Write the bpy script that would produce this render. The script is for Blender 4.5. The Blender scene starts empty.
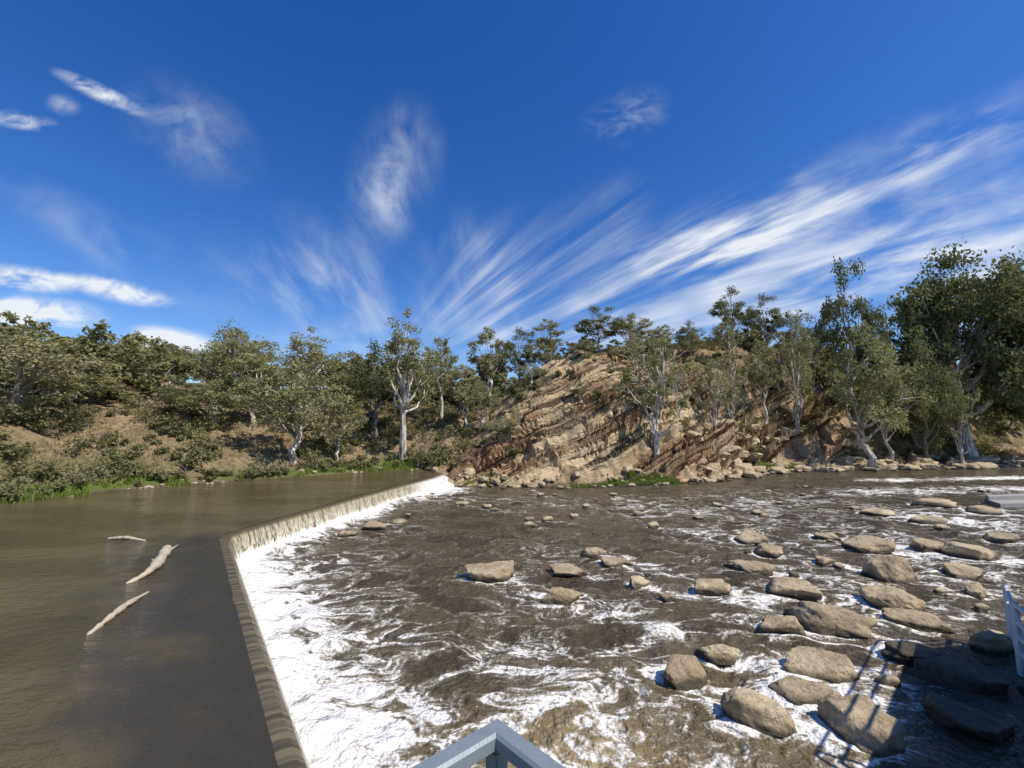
import bpy, bmesh, math, numpy as np
from mathutils import Vector, Matrix
rad = math.radians
scene = bpy.context.scene
col = scene.collection

# ------------------------------------------------------------------ helpers
def hsh(ix, iy, seed=0):
    n = (ix.astype(np.int64) * 374761393 + iy.astype(np.int64) * 668265263 + seed * 974634777) & 0xFFFFFFFF
    n = ((n ^ (n >> 13)) * 1274126177) & 0xFFFFFFFF
    n = ((n ^ (n >> 16)) * 2246822519) & 0xFFFFFFFF
    n = n ^ (n >> 15)
    return (n & 0xFFFFFF) / float(0xFFFFFF)
def vnoise(x, y, seed=0):
    ix = np.floor(x); iy = np.floor(y); fx = x - ix; fy = y - iy
    fx = fx * fx * fx * (fx * (fx * 6 - 15) + 10); fy = fy * fy * fy * (fy * (fy * 6 - 15) + 10)
    a = hsh(ix, iy, seed); b = hsh(ix + 1, iy, seed); c = hsh(ix, iy + 1, seed); d = hsh(ix + 1, iy + 1, seed)
    return (a * (1 - fx) + b * fx) * (1 - fy) + (c * (1 - fx) + d * fx) * fy
def fbm(x, y, seed=0, octv=4):
    s = 0; a = .5; t = 0
    for o in range(octv):
        s = s + a * vnoise(x * 2 ** o + 13.7 * o, y * 2 ** o - 7.3 * o, seed + o); t += a; a *= .5
    return s / t
def sstep(a, b, x):
    t = np.clip((x - a) / (b - a), 0, 1); return t * t * (3 - 2 * t)

def mk_mesh(name, V, F, mats=(), mi=None, attrs=None, smooth=False):
    me = bpy.data.meshes.new(name)
    V = np.asarray(V, dtype=np.float32); F = np.asarray(F, dtype=np.int32)
    me.vertices.add(len(V)); me.vertices.foreach_set("co", V.ravel())
    n, k = F.shape
    me.loops.add(n * k); me.loops.foreach_set("vertex_index", F.ravel())
    me.polygons.add(n)
    me.polygons.foreach_set("loop_start", np.arange(0, n * k, k, dtype=np.int32))
    me.polygons.foreach_set("loop_total", np.full(n, k, dtype=np.int32))
    for m in mats: me.materials.append(m)
    if mi is not None: me.polygons.foreach_set("material_index", np.asarray(mi, dtype=np.int32))
    me.polygons.foreach_set("use_smooth", np.full(n, bool(smooth)))
    if attrs:
        for k2, a in attrs.items():
            at = me.attributes.new(k2, 'FLOAT', 'POINT'); at.data.foreach_set("value", np.asarray(a, dtype=np.float32))
    me.update(calc_edges=True); me.validate()
    return me
def add_obj(name, me, loc=(0, 0, 0), rot=(0, 0, 0), sc=(1, 1, 1), parent=None):
    o = bpy.data.objects.new(name, me); col.objects.link(o)
    o.location = loc; o.rotation_euler = rot; o.scale = sc
    if parent: o.parent = parent
    return o
def grid_faces(nx, ny):
    i = np.arange(nx - 1); j = np.arange(ny - 1)
    I, J = np.meshgrid(i, j); a = (J * nx + I).ravel()
    return np.stack([a, a + 1, a + nx + 1, a + nx], 1)

# ------------------------------------------------------------------ node helper
class NT:
    def __init__(s, name, world=False):
        s.m = bpy.data.worlds.new(name) if world else bpy.data.materials.new(name)
        s.m.use_nodes = True; s.t = s.m.node_tree; s.t.nodes.clear()
    def n(s, ty, **kw):
        nd = s.t.nodes.new(ty)
        for k, v in kw.items(): setattr(nd, k, v)
        return nd
    def l(s, a, b): s.t.links.new(a, b)
    def val(s, sock, v):
        if isinstance(v, bpy.types.NodeSocket): s.l(v, sock)
        else: sock.default_value = v
    def math(s, op, a, b=None, c=None, clamp=False):
        nd = s.n('ShaderNodeMath', operation=op, use_clamp=clamp); s.val(nd.inputs[0], a)
        if b is not None: s.val(nd.inputs[1], b)
        if c is not None: s.val(nd.inputs[2], c)
        return nd.outputs[0]
    def ramp(s, x, a, b, lo=0., hi=1., smooth=True):
        nd = s.n('ShaderNodeMapRange', interpolation_type='SMOOTHSTEP' if smooth else 'LINEAR')
        s.val(nd.inputs[0], x)
        nd.inputs[1].default_value = a; nd.inputs[2].default_value = b; nd.inputs[3].default_value = lo; nd.inputs[4].default_value = hi
        return nd.outputs[0]
    def mix(s, f, a, b, blend='MIX'):
        nd = s.n('ShaderNodeMix', data_type='RGBA', blend_type=blend)
        s.val(nd.inputs[0], f)
        for i, v in ((6, a), (7, b)):
            if isinstance(v, tuple) and len(v) == 3: v = (*v, 1)
            s.val(nd.inputs[i], v)
        return nd.outputs[2]
    def noise(s, vec, scale, detail=4, rough=.5, dist=0., d2=False, color=False):
        nd = s.n('ShaderNodeTexNoise')
        if d2: nd.noise_dimensions = '2D'
        if vec is not None: s.l(vec, nd.inputs['Vector'])
        nd.inputs['Scale'].default_value = scale; nd.inputs['Detail'].default_value = detail
        nd.inputs['Roughness'].default_value = rough; nd.inputs['Distortion'].default_value = dist
        return nd.outputs['Color' if color else 0]
    def mapping(s, vec, loc=(0, 0, 0), rot=(0, 0, 0), sc=(1, 1, 1), ty='POINT'):
        nd = s.n('ShaderNodeMapping', vector_type=ty); s.l(vec, nd.inputs[0])
        nd.inputs[1].default_value = loc; nd.inputs[2].default_value = rot; nd.inputs[3].default_value = sc
        return nd.outputs[0]
    def attr(s, name): return s.n('ShaderNodeAttribute', attribute_name=name).outputs['Fac']
    def pos(s): return s.n('ShaderNodeNewGeometry').outputs['Position']
    def objc(s): return s.n('ShaderNodeTexCoord').outputs['Object']
    def bump(s, h, dist=.1, strength=1., normal=None):
        nd = s.n('ShaderNodeBump'); s.l(h, nd.inputs['Height']); nd.inputs['Distance'].default_value = dist
        nd.inputs['Strength'].default_value = strength
        if normal is not None: s.l(normal, nd.inputs['Normal'])
        return nd.outputs[0]
    def principled(s, color, rough=.7, bump=None, spec=.5, metal=0., ior=None):
        p = s.n('ShaderNodeBsdfPrincipled')
        if isinstance(color, tuple) and len(color) == 3: color = (*color, 1)
        s.val(p.inputs['Base Color'], color); s.val(p.inputs['Roughness'], rough)
        s.val(p.inputs['Specular IOR Level'], spec); p.inputs['Metallic'].default_value = metal
        if ior: p.inputs['IOR'].default_value = ior
        if bump is not None: s.l(bump, p.inputs['Normal'])
        return p.outputs[0]
    def diffuse(s, color, bump=None):
        p = s.n('ShaderNodeBsdfDiffuse'); s.val(p.inputs[0], color)
        if bump is not None: s.l(bump, p.inputs['Normal'])
        return p.outputs[0]
    def out(s, sh):
        o = s.n('ShaderNodeOutputMaterial'); s.l(sh, o.inputs[0]); return s.m

# ------------------------------------------------------------------ materials
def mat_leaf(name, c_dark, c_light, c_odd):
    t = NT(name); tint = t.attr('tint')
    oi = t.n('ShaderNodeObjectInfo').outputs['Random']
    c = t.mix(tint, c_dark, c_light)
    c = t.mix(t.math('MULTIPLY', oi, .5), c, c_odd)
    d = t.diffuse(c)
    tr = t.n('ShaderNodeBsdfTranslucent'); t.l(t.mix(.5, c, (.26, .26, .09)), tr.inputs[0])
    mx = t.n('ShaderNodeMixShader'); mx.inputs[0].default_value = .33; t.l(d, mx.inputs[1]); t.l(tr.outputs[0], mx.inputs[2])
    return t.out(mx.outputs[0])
M_leaf = mat_leaf('eucalypt_leaves', (.14, .145, .058), (.43, .405, .20), (.42, .36, .19))
M_leafd = mat_leaf('dark_leaves', (.078, .094, .038), (.25, .255, .115), (.24, .235, .115))
M_scrub = mat_leaf('scrub_leaves', (.10, .115, .045), (.29, .275, .13), (.29, .24, .13))
M_dry = mat_leaf('dry_grass_blades', (.26, .20, .11), (.44, .35, .21), (.32, .26, .14))
M_grass = mat_leaf('grass_blades', (.12, .17, .035), (.32, .39, .09), (.24, .28, .08))

def mat_bark():
    t = NT('gum_bark'); p = t.objc()
    n = t.noise(t.mapping(p, sc=(3, 3, .7)), 1.2, 4)
    return t.out(t.diffuse(t.mix(t.ramp(n, .45, .62), (.66, .60, .51), (.28, .22, .165))))
M_bark = mat_bark()
def mat_barkd():
    t = NT('dark_bark'); p = t.objc()
    n = t.noise(t.mapping(p, sc=(6, 6, 1)), 2, 3)
    return t.out(t.diffuse(t.mix(n, (.10, .08, .06), (.38, .32, .25))))
M_barkd = mat_barkd()

def mat_ground():
    t = NT('hillside_ground'); p = t.pos()
    sx = t.n('ShaderNodeSeparateXYZ'); t.l(p, sx.inputs[0]); X, Y, Z = sx.outputs
    cv = t.n('ShaderNodeCombineXYZ'); t.l(t.attr('strata'), cv.inputs[0]); t.l(t.math('MULTIPLY', X, .06), cv.inputs[1])
    n1 = t.noise(cv.outputs[0], .45, 5, .68, d2=True)
    n2 = t.noise(cv.outputs[0], 2.0, 3, .65, d2=True)
    big = t.noise(p, .13, 4, .6)
    fine = t.noise(p, 2.2, 5, .72)
    c = t.mix(t.ramp(n1, .40, .58), (.29, .195, .115), (.58, .45, .27))
    c = t.mix(t.math('MULTIPLY', t.ramp(big, .52, .66), .6), c, (.42, .225, .12))
    c = t.mix(t.math('MULTIPLY', t.ramp(big, .46, .38), .5), c, (.25, .215, .165))
    c = t.mix(t.math('MULTIPLY', t.ramp(n2, .46, .39), .88), c, (.055, .042, .03))
    c = t.mix(t.math('MULTIPLY', t.ramp(fine, .52, .65), .45), c, (.14, .12, .065))
    soil = t.mix(t.ramp(t.noise(p, .35, 4, .6), .35, .65), (.38, .265, .165), (.24, .175, .10))
    soil = t.mix(t.ramp(fine, .46, .60), soil, (.135, .125, .06))
    soil = t.mix(t.attr('green'), soil, t.mix(fine, (.07, .10, .025), (.16, .19, .05)))
    rk = t.ramp(t.math('ADD', t.attr('rock'), t.math('SUBTRACT', fine, .5)), .35, .6)
    cc = t.mix(rk, soil, c)
    cc = t.mix(t.attr('wet'), cc, (.05, .042, .028))
    h = t.math('ADD', n2, t.math('MULTIPLY', fine, .7))
    return t.out(t.diffuse(cc, bump=t.bump(h, .4)))
M_ground = mat_ground()

def mat_rock(name, k, wetlo, wethi):
    t = NT(name); p = t.pos()
    n1 = t.noise(p, 1.1, 4, .6); n2 = t.noise(p, 7, 5, .7)
    oi = t.n('ShaderNodeObjectInfo').outputs['Random']
    def C(r, g, b): return (r * k, g * k, b * k)
    c = t.mix(t.ramp(n1, .35, .65), C(.38, .285, .165), C(.68, .545, .345))
    c = t.mix(t.math('MULTIPLY', oi, .55), c, C(.38, .29, .18))
    c = t.mix(t.math('MULTIPLY', t.ramp(n2, .53, .65), .65), c, C(.17, .13, .085))
    sx = t.n('ShaderNodeSeparateXYZ'); t.l(p, sx.inputs[0])
    zz = t.math('ADD', sx.outputs[2], t.math('MULTIPLY', t.math('SUBTRACT', n1, .5), .3))
    wet = t.ramp(zz, wethi, wetlo)
    c = t.mix(t.math('MULTIPLY', wet, .88), c, (.055, .042, .026))
    r = t.math('SUBTRACT', .85, t.math('MULTIPLY', wet, .55))
    h = t.math('ADD', t.math('MULTIPLY', n2, .7), n1)
    return t.out(t.principled(c, r, t.bump(h, .2), spec=.35))
M_rock = mat_rock('river_boulder_rock', 1., .08, .24)
M_rockd = mat_rock('shaded_boulder_rock', .32, .1, .5)  # shade put into the colour: darker boulders where the walkway's shadow falls

def mat_river():
    t = NT('turbulent_river_water'); p = t.pos(); mask = t.attr('foam')
    fl = t.mapping(p, rot=(0, 0, rad(30)), sc=(.62, 1.05, 1))
    wvc = t.noise(fl, .5, 2, .5, d2=True, color=True)
    vm = t.n('ShaderNodeVectorMath', operation='MULTIPLY_ADD'); t.l(wvc, vm.inputs[0]); vm.inputs[1].default_value = (2.4, 2.4, 0); t.l(fl, vm.inputs[2])
    q = vm.outputs[0]
    n1 = t.noise(q, .8, 3, .55, d2=True); n2 = t.noise(q, 2.4, 4, .62, d2=True); n3 = t.noise(p, 9, 3, .7, d2=True)
    def ridge(n, k): return t.math('SUBTRACT', 1., t.math('MULTIPLY', t.math('ABSOLUTE', t.math('SUBTRACT', n, .5)), k), clamp=True)
    r1 = ridge(n1, 8.); r2 = ridge(n2, 7.)
    v = t.math('ADD', mask, t.math('ADD', t.math('MULTIPLY', r1, .33), t.math('ADD', t.math('MULTIPLY', r2, .22), t.math('MULTIPLY', t.math('SUBTRACT', n3, .5), .5))))
    thin = t.ramp(v, .46, .88); thick = t.ramp(v, .68, .94)
    w = t.mix(t.ramp(n1, .3, .7), (.066, .050, .030), (.100, .077, .045))
    w = t.mix(t.attr('shallow'), w, (.30, .22, .10))
    c = t.mix(t.math('MULTIPLY', thin, .5), w, (.38, .33, .24))
    c = t.mix(thick, c, (.84, .80, .72))
    rough = t.math('ADD', .09, t.math('MULTIPLY', thin, .5))
    rp = t.noise(p, 2.0, 3, .6, d2=True)
    return t.out(t.principled(c, rough, t.bump(t.math('ADD', rp, t.math('MULTIPLY', n3, .14)), .27), spec=.5, ior=1.33))
M_river = mat_river()

def mat_pool():
    t = NT('calm_pool_water'); p = t.pos()
    m = t.mapping(p, rot=(0, 0, rad(-20)), sc=(1, 2.0, 1))
    n1 = t.noise(m, 1.6, 4, .62, d2=True)
    big = t.noise(t.mapping(p, rot=(0, 0, rad(35)), sc=(.4, 1.2, 1)), .25, 3, d2=True)
    c = t.mix(t.ramp(big, .35, .65), (.088, .066, .030), (.125, .096, .047))
    c = t.mix(t.attr('crest'), c, (.045, .038, .024))
    b = t.n('ShaderNodeBump'); t.l(n1, b.inputs['Height']); b.inputs['Distance'].default_value = .16
    t.l(t.ramp(t.attr('crest'), 0, 1, 1., .4), b.inputs['Strength'])
    return t.out(t.principled(c, .07, b.outputs[0], spec=.5, ior=1.33))
M_pool = mat_pool()

def mat_curtain():
    t = NT('weir_water_curtain')
    uv = t.n('ShaderNodeCombineXYZ'); t.l(t.attr('wu'), uv.inputs[0]); t.l(t.attr('wv'), uv.inputs[1])
    m = t.mapping(uv.outputs[0], sc=(1, .22, 1))
    n1 = t.noise(m, 4.0, 4, .65, d2=True); n2 = t.noise(m, 15, 2, .6, d2=True)
    wvv = t.attr('wv'); nr = t.attr('near')
    c = t.mix(t.ramp(n1, .38, .60), (.15, .12, .06), (.40, .345, .22))
    c = t.mix(t.math('MULTIPLY', t.ramp(n2, .46, .64), t.ramp(wvv, .1, .8, .3, .95)), c, (.76, .72, .61))
    c = t.mix(t.ramp(t.math('ADD', wvv, t.math('MULTIPLY', n1, .5)), .90, 1.15), c, (.82, .79, .72))
    c = t.mix(t.attr('cascade'), c, t.mix(n1, (.62, .58, .50), (.86, .83, .78)))
    c = t.mix(t.ramp(wvv, .20, .03), c, (.095, .074, .038))
    nc = t.mix(t.ramp(n1, .35, .65), (.055, .045, .028), (.19, .155, .095))
    nc = t.mix(t.math('MULTIPLY', t.ramp(n2, .50, .62), t.ramp(wvv, .3, 1., 0., .5)), nc, (.6, .56, .46))
    c = t.mix(nr, c, nc)
    return t.out(t.principled(c, .13, t.bump(n1, .05), spec=.5, ior=1.33))
M_curtain = mat_curtain()

def mat_conc(name, a, b):
    t = NT(name); p = t.pos(); n = t.noise(p, 1.5, 5, .7); n2 = t.noise(p, 18, 3)
    return t.out(t.principled(t.mix(n, a, b), .85, t.bump(n2, .02), spec=.3))
M_conc = mat_conc('weathered_concrete', (.22, .20, .17), (.44, .42, .38))
M_white = mat_conc('white_paint', (.60, .60, .58), (.80, .80, .78))
def mat_rail():
    t = NT('galvanised_paint'); p = t.pos(); n = t.noise(p, 9, 5, .7); n2 = t.noise(p, 160, 2, .6)
    c = t.mix(n, (.17, .20, .21), (.26, .29, .30))
    c = t.mix(t.math('MULTIPLY', t.ramp(n2, .60, .70), .35), c, (.34, .36, .37))
    return t.out(t.principled(c, t.ramp(n, .3, .7, .36, .58), t.bump(n2, .0006), spec=.5, metal=.15))
M_rail = mat_rail()
def mat_wood():
    t = NT('driftwood'); p = t.objc(); n = t.noise(p, 7, 5)
    return t.out(t.principled(t.mix(n, (.30, .23, .14), (.64, .54, .40)), .85, t.bump(n, .03)))
M_wood = mat_wood()
def mat_deck():
    t = NT('deck_boards'); p = t.pos(); n = t.noise(t.mapping(p, sc=(1, 8, 1)), 3, 4)
    return t.out(t.principled(t.mix(n, (.14, .13, .12), (.26, .25, .23)), .8))
M_deck = mat_deck()

# ------------------------------------------------------------------ terrain
BX = np.array([-160, -75, -45, -33, -30.7, -22.3, -13.5, -9.6, -6.5, 5, 21.4, 34.8, 55, 80, 140, 400.])
BY = np.array([-60, -10, 15, 27.7, 34.5, 43, 51.5, 50.0, 45.6, 44.6, 48.8, 60, 66.5, 70.5, 82, 110.])
def bank_s(x, y):
    sh = x.shape; x = x.ravel(); y = y.ravel(); d = np.full(x.shape, 1e9)
    for i in range(len(BX) - 1):
        ax, ay, bx, by = BX[i], BY[i], BX[i + 1], BY[i + 1]
        t = np.clip(((x - ax) * (bx - ax) + (y - ay) * (by - ay)) / ((bx - ax) ** 2 + (by - ay) ** 2), 0, 1)
        d = np.minimum(d, np.hypot(x - ax - t * (bx - ax), y - ay - t * (by - ay)))
    sg = np.where(y > np.interp(x, BX, BY), 1, -1)
    return (d * sg).reshape(sh)
def terr(x, y, full=False):
    x = np.asarray(x, float); y = np.asarray(y, float)
    s = bank_s(x, y) + (fbm(x * .35, y * .35, 5, 3) - .5) * 2.0
    base = 1.2 * (1 - sstep(-8.6, -6.6, x))
    H = np.interp(x, [-160, -60, -35, -20, -10, -3, 5, 12, 22, 34, 50, 62, 80, 140, 400], [14, 12, 11.5, 10, 8.5, 9.5, 14, 18, 21, 22, 23, 21, 16, 15, 15])
    L = np.interp(x, [-160, -35, -20, -10, -3, 5, 22, 34, 50, 80, 400], [45, 38, 30, 24, 21, 24, 27, 20, 17, 24, 40])
    s0 = np.interp(x, [-40, -10, 5, 25, 34, 60, 100], [3, 1, 0, 1, 3, 6, 9])
    u = np.clip((s - s0) / L, 0, 1)
    g = 1 - (1 - u) ** 1.55
    z = base + .55 * sstep(0, 1.2, s) + .5 * sstep(1, 8, s) + H * g + np.clip(s - s0 - L, 0, 200) * .03
    left = 1 - sstep(-12, -6, x)
    z += (fbm(x * .12, y * .12, 9, 3) - .5) * 3.2 * sstep(2, 14, s) + (fbm(x * .7, y * .7, 19, 3) - .5) * (.15 + .6 * left) * sstep(.3, 3, s)
    zu = base - np.minimum(2.2, -s * .6)
    z = np.where(s > 0, z, zu)
    nb = sstep(-2.5, -6, y + 0 * x)
    z = np.maximum(z, -2.2 + nb * 6.3)
    if full:
        cx = sstep(-9, -6, x) * (1 - sstep(62, 74, x))
        rock = cx * sstep(-1.5, .2, s) * (1 - sstep(L * .95 + s0, L * 1.25 + s0 + 2, s))
        veg = fbm(x * .11 + 3, y * .11, 31, 4)
        rock = rock * (1 - .9 * sstep(.53, .62, veg))
        beach = sstep(20, 34, x) * sstep(-1, 0, s) * (1 - sstep(s0 - 1, s0 + 3, s))
        rock = np.maximum(rock, beach * .8)
        return z, s, rock
    return z
def axis(segs):
    out = []
    for a, b, st in segs: out.append(np.arange(a, b, st))
    out.append([segs[-1][1]]); return np.concatenate(out)
gx = axis([(-420, -160, 20), (-160, -62, 4), (-62, -10, .45), (-10, 62, .2), (62, 100, .6), (100, 160, 3), (160, 420, 20)])
gy = axis([(-160, -10, 8), (-10, 24, 1), (24, 42, .5), (42, 84, .2), (84, 110, 1), (110, 200, 6), (200, 520, 30)])
X, Y = np.meshgrid(gx, gy)
Z, S, RK = terr(X, Y, True)
wz = (fbm(X * .07, Y * .07, 77, 2) - .5) * 1.8
tt = (Z - .62 * X + .35 * Y) / 1.23 + wz
tw = tt + 3.0 * (vnoise(tt * .22, tt * 0, 5) - .5) + 1.1 * (vnoise(tt * .7, tt * 0, 6) - .5)
al = X + .3 * Z + 1.5 * fbm(X * .3, Y * .3, 12, 2)
def blocks(tt, al, w, ln, seed):
    k = np.floor(tt / w); fr = tt / w - k
    zero = np.zeros_like(k)
    h1 = hsh(k, zero, seed); ca = (al + h1 * 9) / (ln * (.6 + h1)); cell = np.floor(ca)
    return (hsh(k, zero, seed + 9) - .5), (hsh(k, cell, seed + 3) - .5), fr
a1, b1, f1 = blocks(tw, al, 1.9, 8., 3); a2, b2, f2 = blocks(tw, al, .62, 3.2, 11)
er = fbm(X * .16, Y * .16, 66, 3)
disp = (a1 * 2.0 + b1 * 1.8 + (f1 - .5) * 2.3 + (a2 * .5 + b2 * .7 + (f2 - .5) * .5) * sstep(.3, .55, er)) * sstep(.25, .6, RK) * sstep(.2, 2.5, S)
disp += (fbm(X * .9, Y * .9, 55, 4) - .5) * .8 * RK * sstep(0, 1, S)
Yd = Y - disp * .72; Zd = Z + disp * .55
green = np.clip(.9 * sstep(.1, .6, S) * (1 - sstep(1.5, 3.5, S)) * sstep(.40, .52, fbm(X * .12, Y * .12, 41, 3)) * (X < -12) + .6 * sstep(-24, -40, X) * (1 - sstep(3, 9, S)) * (S > 0), 0, 1)
wet = np.clip(1 - sstep(.05, .5, S), 0, 1)
ter = mk_mesh('hillside', np.stack([X, Yd, Zd], -1).reshape(-1, 3), grid_faces(len(gx), len(gy)), [M_ground],
              attrs={'rock': RK.ravel(), 'green': green.ravel(), 'wet': wet.ravel(), 'strata': tw.ravel()})
add_obj('ground', ter)

# ------------------------------------------------------------------ weir, pool
crest = np.array([(2.2, .6), (-.35, 3.0), (-3.5, 7.1), (-8.3, 13.4), (-12.7, 19.2), (-13.05, 19.9), (-13.05, 20.8), (-12.5, 24.3), (-11.0, 32), (-9.2, 40.), (-8.3, 44), (-7.9, 47.5)])
def resample(P, st):
    seg = np.hypot(*np.diff(P, axis=0).T); cum = np.concatenate([[0], np.cumsum(seg)])
    s = np.arange(0, cum[-1], st); return np.stack([np.interp(s, cum, P[:, 0]), np.interp(s, cum, P[:, 1])], 1), s
cp, cs = resample(crest, .10)
tan = np.gradient(cp, axis=0); tan /= np.hypot(*tan.T)[:, None]
nrm = np.stack([tan[:, 1], -tan[:, 0]], 1)
for _ in range(40): nrm[1:-1] = (nrm[:-2] + 2 * nrm[1:-1] + nrm[2:]) / 4
nrm /= np.hypot(*nrm.T)[:, None]
prof = np.array([(-.9, 1.05), (-.45, 1.17), (-.12, 1.205), (.05, 1.18), (.17, 1.09), (.25, .93), (.33, .70), (.42, .42), (.52, .12), (.63, -.15), (.75, -.4)])
pi = np.linspace(0, len(prof) - 1, 34)
po = np.interp(pi, np.arange(len(prof)), prof[:, 0]); pz = np.interp(pi, np.arange(len(prof)), prof[:, 1])
wv = np.clip((1.2 - pz) / 1.2, 0, 1.2)
V = []; WU = []; WV = []; NE = []; CA = []
for j in range(34):
    st = (fbm(cs * 1.1, np.full_like(cs, pz[j] * .3), 8, 3) - .5) * .10 * wv[j]
    casc = sstep(38, 43, cp[:, 1])
    off = po[j] + st + casc * wv[j] * (1.1 + .8 * fbm(cs * 1.3, np.full_like(cs, pz[j] * 2), 18, 3))
    V.append(np.stack([cp[:, 0] + nrm[:, 0] * off, cp[:, 1] + nrm[:, 1] * off, np.full(len(cs), pz[j])], 1))
    WU.append(cs); WV.append(np.full(len(cs), wv[j] if po[j] > -.05 else 0)); NE.append((cp[:, 1] < 19.6) * .75 * np.ones(len(cs))); CA.append(casc)
V = np.concatenate(V)
weir = mk_mesh('weir', V, grid_faces(len(cs), 34), [M_curtain], attrs={'wu': np.concatenate(WU), 'wv': np.concatenate(WV), 'near': np.concatenate(NE), 'cascade': np.concatenate(CA)}, smooth=True)
add_obj('weir', weir)

ys = axis([(-30, -3, 1), (-3, 55, .3)]); ys = ys[(ys < 54)]
cy = np.concatenate([[-40], crest[:, 1], [60]]); cxx = np.concatenate([[2.2], crest[:, 0], [-7.9]])
nu = 160
uu = np.concatenate([np.linspace(0, .45, 20)[:-1], 1 - (1 - np.linspace(0, 1, nu)) ** 1.2 * .55])
xr = np.interp(ys, cy, cxx) - .25
xl = np.full_like(ys, -170.)
Xp = xl[:, None] + (xr - xl)[:, None] * (1 - (1 - uu[None, :]) ** 1.8)
Yp = np.repeat(ys[:, None], len(uu), 1)
def crest_dist(X, Y):
    dc = np.full(X.shape, 1e9)
    for i in range(len(crest) - 1):
        ax, ay = crest[i]; bx, by = crest[i + 1]
        t = np.clip(((X - ax) * (bx - ax) + (Y - ay) * (by - ay)) / ((bx - ax) ** 2 + (by - ay) ** 2), 0, 1)
        dc = np.minimum(dc, np.hypot(X - ax - t * (bx - ax), Y - ay - t * (by - ay)))
    return dc
dc = crest_dist(Xp, Yp)
cr = 1.0 * (1 - sstep(.6, 4.6, dc + (fbm(Xp * .8, Yp * .8, 4, 4) - .5) * 3.8)) * (1 - sstep(19, 21.5, Yp))
Zp = 1.222 - .03 * np.exp(-dc / .5) + (fbm(Xp * .8, Yp * 1.2, 6, 3) - .5) * .03
pool = mk_mesh('pool', np.stack([Xp, Yp, Zp], -1).reshape(-1, 3), grid_faces(len(uu), len(ys)), [M_pool], attrs={'crest': np.clip(cr, 0, 1).ravel()}, smooth=True)
add_obj('pool_water', pool)

# ------------------------------------------------------------------ boulders  (x, y, width, apparent height) metres
RKS = [(-.99,17.43,2.16,1.16),(1.51,15.15,1.59,.72),(2.42,18.01,1.54,.60),(3.9,20.74,1.18,.49),(4.59,19.14,1.55,.55),(4.89,16.8,.8,.48),
(7.58,16.21,1.47,.54),(10.23,18.37,1.92,.44),(13.09,23.22,1.77,.77),(12.41,20.9,1.59,.7),(10.5,15.75,1.8,.6),(8.08,12.98,1.3,.56),(9.92,13.1,2.18,.94),
(15.46,17.32,2.39,1.15),(18.06,21.39,2.55,.61),(13.,14.67,1.68,.84),(12.52,13.34,1.59,.57),(7.75,10.7,1.68,.71),(5.47,11.51,.99,.44),(5.06,9.1,1.43,.78),
(6.54,9.83,1.4,.51),(4.1,10.5,1.25,.6),(7.,8.5,1.34,.89),(8.9,10.5,.5,.3),(10.6,11.5,1.5,.5),(10.7,10.3,1.7,.8),(9.3,8.9,1.5,.7),(22.,20.3,2.12,.87),
(19.,18.,2.36,.43),(16.8,15.7,1.12,.52),(21.2,21.6,1.54,.62),(27.1,27.8,2.12,.66),(33.7,33.4,3.18,.79),(34.4,30.7,2.19,.58),(26.7,23.2,1.66,.44),
(14.2,19.5,1.02,.37),(25.9,30.,2.5,.36),(17.4,23.8,1.42,.45),(2.4,28.4,.95,.41),(-1.3,31.8,.91,.3),(4.3,29.6,.64,.28),(9.,30.3,.87,.29),(12.6,29.,.69,.28),
(-8.6,26.2,1.9,.3),(-7.4,27.5,1.3,.3),(-9.4,24.5,1.1,.25),(-4.,34.2,1.14,.41),(1.1,26.9,.9,.32),(16.1,33.4,1.11,.4),(8.8,26.7,.76,.32),(17.6,30.7,1.02,.36),(13.2,12.,1.14,.57)]
rg = np.random.default_rng(21)
for _ in range(34):
    yy = rg.uniform(24, 46); RKS.append((rg.uniform(-8, 46), yy, rg.uniform(.35, .9), .3))
for _ in range(26):
    RKS.append((rg.uniform(5, 24), rg.uniform(9, 24), rg.uniform(.25, .6), .25))
def ico(sub):
    bm = bmesh.new(); bmesh.ops.create_icosphere(bm, subdivisions=sub, radius=1.)
    v = np.array([x.co[:] for x in bm.verts]); f = np.array([[q.index for q in x.verts] for x in bm.faces]); bm.free(); return v, f
ICO = {s: ico(s) for s in (2, 3, 5)}
def boulder(rng, sub, a, b, h):
    v, f = ICO[sub]; nn = int(rng.integers(8, 17)); N = rng.normal(size=(nn, 3)); N[:, 2] *= .8; N /= np.linalg.norm(N, axis=1)[:, None]
    T = np.array([[rng.uniform(-.3, .3), rng.uniform(-.4, .1), .95]])
    S6 = np.array([[1, 0, 0], [-1, 0, 0], [0, 1, 0], [0, -1, 0.]]) + rng.normal(size=(4, 3)) * .25
    N = np.vstack([N, S6, T]); hh = rng.uniform(.70, 1.0, len(N)); hh[-1] = rng.uniform(.52, .72)
    pw = rng.uniform(18, 44)
    d = v @ N.T; r = 1. / (np.sum(np.maximum(d / hh, 1e-3) ** pw, 1) ** (1 / pw))
    r = np.minimum(r, 1.25)
    sd = int(rng.integers(0, 999))
    r = r * (1 + .26 * (fbm(v[:, 0] * 1.8 + v[:, 2] * 1.3 + 9, v[:, 1] * 1.8 + v[:, 2] * .9 + 9, sd, 4) - .5) + .07 * (vnoise(v[:, 0] * 9 + v[:, 2] * 7, v[:, 1] * 9 - v[:, 2] * 6, sd) - .5))
    p = v * r[:, None]
    p = p / np.percentile(np.abs(p), 98.5, axis=0)
    p[:, 0] += p[:, 2] * rng.uniform(-.25, .25)
    return p * [a, b, h], f
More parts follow.
